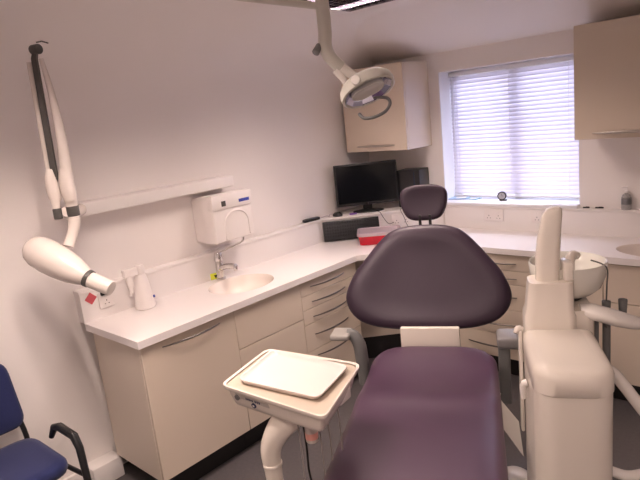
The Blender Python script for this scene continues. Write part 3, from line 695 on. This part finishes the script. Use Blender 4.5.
# ------------------------------------------------------------------ bracket table on its arm
bt = thing('bracket_table', 'cream dental bracket table on a curved arm, left of the dental chair seat', 'bracket table', (1.576, -2.627, 1.0), math.radians(9.0))
def trect(s, z, w_=.235, d_=.180):
    o = [(-w_, -d_ * 1.0), (w_, -d_ * 1.0), (w_ * .97, d_ * 1.0), (-w_ * .97, d_ * 1.0)]
    return [(x * s, y * s, z) for x, y in o]
def rpoly(pts, r, k=6):
    out = []; n = len(pts)
    for i in range(n):
        p = Vector(pts[i][:2]); a_ = (Vector(pts[i - 1][:2]) - p).normalized(); b_ = (Vector(pts[(i + 1) % n][:2]) - p).normalized()
        p0 = p + a_ * r; p1 = p + b_ * r
        for j in range(k + 1):
            t_ = j / k; q = p0 * (1 - t_) ** 2 + p * 2 * t_ * (1 - t_) + p1 * t_ * t_; out.append((q.x, q.y))
    return out
TP = [(-.195, -.140), (.250, -.186), (.176, .167), (-.231, .160)]
base = rpoly(TP, .035)
bm = NB(); R_ = []
for s_, z in ((.55, -.086), (.76, -.082), (.86, -.072), (.89, -.055), (.94, -.020), (.985, -.016), (1.0, -.009), (1.0, -.001), (.985, .001), (.955, -.004), (.935, -.016), (.5, -.016)):
    R_.append([(x, y, z) for x, y in scale2(base, s_, (0, 0))])
rings(bm, R_[:10], cap1=False); obj('table_body', bm, DENT, bt, 45)
bm = NB(); prism(bm, scale2(base, .948, (0, 0)), -.016, -.0075); obj('table_surface', bm, TRAYIN, bt)
FF = frame((-.035, -.1446, -.0330), (.995, -.103, 0), (0, -.20, 1))
def on_front(x0, x1, z0, z1, name, m_, th=.0010, parent=bt):
    b_ = NB(); box(b_, (x0, -th, z0), (x1, .003, z1), 0, 1, FF); return obj(name, b_, m_, parent)
NAVY = mat('navy_print', (.03, .035, .09), .5)
on_front(-.100, .050, -.006, .009, 'label_strip', mat('pale_grey_label', (.50, .46, .42), .4))
b_ = NB(); xx = -.052
for wd, hg in ((.004, .008), (.006, .006), (.007, .007), (.005, .006), (.006, .006), (0, 0), (.007, .008), (.008, .008), (.007, .008)):
    if wd: box(b_, (xx, -.0018, .0015 - hg / 2), (xx + wd * .75, -.0010, .0015 + hg / 2), 0, 1, FF)
    xx += wd + .0015 if wd else .005
obj('printed_word', b_, NAVY, bt)
b_ = NB(); cyl(b_, FF @ Vector((-.022, -.0025, -.018)), FF @ Vector((-.022, .003, -.018)), .0095, .0095, 24); kn_ = obj('round_emblem', b_, NAVY, bt)
b_ = NB(); cyl(b_, FF @ Vector((-.022, -.0035, -.018)), FF @ Vector((-.022, -.002, -.018)), .0042, .0042, 16); obj('emblem_centre', b_, DENTW, kn_)
b_ = NB(); cyl(b_, FF @ Vector((-.092, -.006, -.004)), FF @ Vector((-.092, .003, -.004)), .010, .010, 20); obj('grey_button', b_, GREY, bt)
# arm below the table: goes down from the body and bends towards the viewer
bm = NB()
tube(bm, [(.035, -.03, -.070), (.030, -.075, -.10), (-.005, -.108, -.155), (-.028, -.120, -.215), (-.026, -.122, -.30), (-.022, -.122, -.45)], [.055, .050, .040, .034, .029, .028], 22, 5); obj('support_arm', bm, DENT, bt)
bm = NB(); cyl(bm, (-.026, -.122, -.268), (-.026, -.122, -.256), .0325, .0325, 24, .002); obj('collar', bm, DENT, bt)
bm = NB(); tube(bm, [(-.022, -.122, -.45), (-.022, -.122, -.70), (-.022, -.122, -.97)], [.028, .032, .034], 16, 0); cyl(bm, (-.022, -.122, -.999), (-.022, -.122, -.965), .16, .13, 32, .006); obj('floor_arm', bm, DENT, bt)
# small bottle, hoses, cable hanging under it
bm = NB(); lathe(bm, [(.0, -.162), (.018, -.162), (.020, -.158), (.020, -.082), (.0, -.080)], 20, (.122, -.088, 0)); pb = obj('water_bottle', bm, mat('cloudy_bottle', (.62, .56, .52), .25), bt)
bm = NB(); lathe(bm, [(.0, -.150), (.0205, -.150), (.0205, -.128), (.0, -.128)], 20, (.122, -.088, 0)); obj('pink_liquid', bm, PINK, pb)
bm = NB(); tube(bm, [(.090, -.085, -.075), (.095, -.088, -.12), (.098, -.09, -.20), (.100, -.095, -.26), (.112, -.10, -.31), (.135, -.10, -.36)], .0035, 8, 5); obj('black_cable', bm, BLACK, bt)
for x, y in ((.125, -.05), (.140, -.02), (.072, -.09), (.150, .03)):
    bm = NB(); tube(bm, [(x, y, -.06), (x + .004, y, -.20), (x + .002, y + .01, -.40), (x + .03, y + .05, -.62)], .0024, 8, 5); obj('hose', bm, TUBEC, bt)
bm = NB(); box(bm, (.135, .015, -.085), (.176, .085, -.030), .006, 2); obj('instrument_block', bm, DENTW, bt)
bm = NB(); tube(bm, [(.165, .012, -.050), (.185, .010, -.050)], .004, 8); obj('block_pin', bm, BLACK, bt)
# loose white tray on the table
tr = thing('instrument_tray', 'white plastic tray lying empty on the bracket table', 'tray', (1.576, -2.627, .9930), math.radians(9.0))
tb_ = rpoly([(-.150, -.106), (.182, -.112), (.158, .118), (-.190, .142)], .035)
bm = NB(); R_ = [[(x, y, z) for x, y in scale2(tb_, s_, (0, 0))] for s_, z in ((.90, .001), (.94, .003), (.985, .014), (1.0, .016), (.995, .0185), (.975, .018), (.955, .014), (.92, .006), (.86, .0045), (.3, .0045))]
rings(bm, R_); obj('tray_shell', bm, mat('tray_plastic', (.70, .63, .60), .3), tr, 50)

# ------------------------------------------------------------------ blue armchair by the left wall
bc_ = thing('armchair', 'dark blue upholstered visitor chair with black arms against the left wall', 'chair', (.250, -3.205, 0), 0)
bm = NB(); P2 = rpoly([(-.20, -.225), (.225, -.235), (.225, .235), (-.20, .225)], .09)
R_ = [[(x, y, z) for x, y in scale2(P2, s_)] for s_, z in ((.85, .415), (.96, .420), (1.0, .440), (.99, .462), (.94, .475), (.80, .480), (.3, .474))]
rings(bm, R_); obj('seat', bm, BLUEFAB, bc_, 60)
bm = NB(); P3 = rpoly([(-.215, 0), (.215, 0), (.19, .34), (-.19, .34)], .07)
R_ = [[(x, y, z) for x, y in scale2(P3, s_)] for s_, z in ((.88, -.025), (.98, -.020), (1.0, 0), (.98, .018), (.90, .026), (.4, .022))]
rings(bm, R_, mtx=Matrix.Translation((-.205, 0, .530)) @ frame((0, 0, 0), (0, 1, 0), (1, 0, .12))); obj('backrest', bm, BLUEFAB, bc_, 60)
for s_ in (-1, 1):
    bm = NB(); tube(bm, [(.305, s_ * .262, .012), (.270, s_ * .262, .30), (.250, s_ * .262, .530), (.215, s_ * .262, .575), (.08, s_ * .258, .580), (.04, s_ * .250, .570), (.02, s_ * .235, .52)], [.015, .015, .017, .019, .020, .018, .012], 10, 0); obj('arm', bm, BLACK, bc_)
    bm = NB(); tube(bm, [(-.22, s_ * .20, .012), (-.20, s_ * .20, .42), (-.215, s_ * .19, .56), (-.235, s_ * .18, .70)], .012, 10, 4); obj('rear_leg', bm, BLACK, bc_)
    bm = NB(); tube(bm, [(-.20, s_ * .20, .405), (.255, s_ * .255, .405)], .011, 10); obj('side_rail', bm, BLACK, bc_)
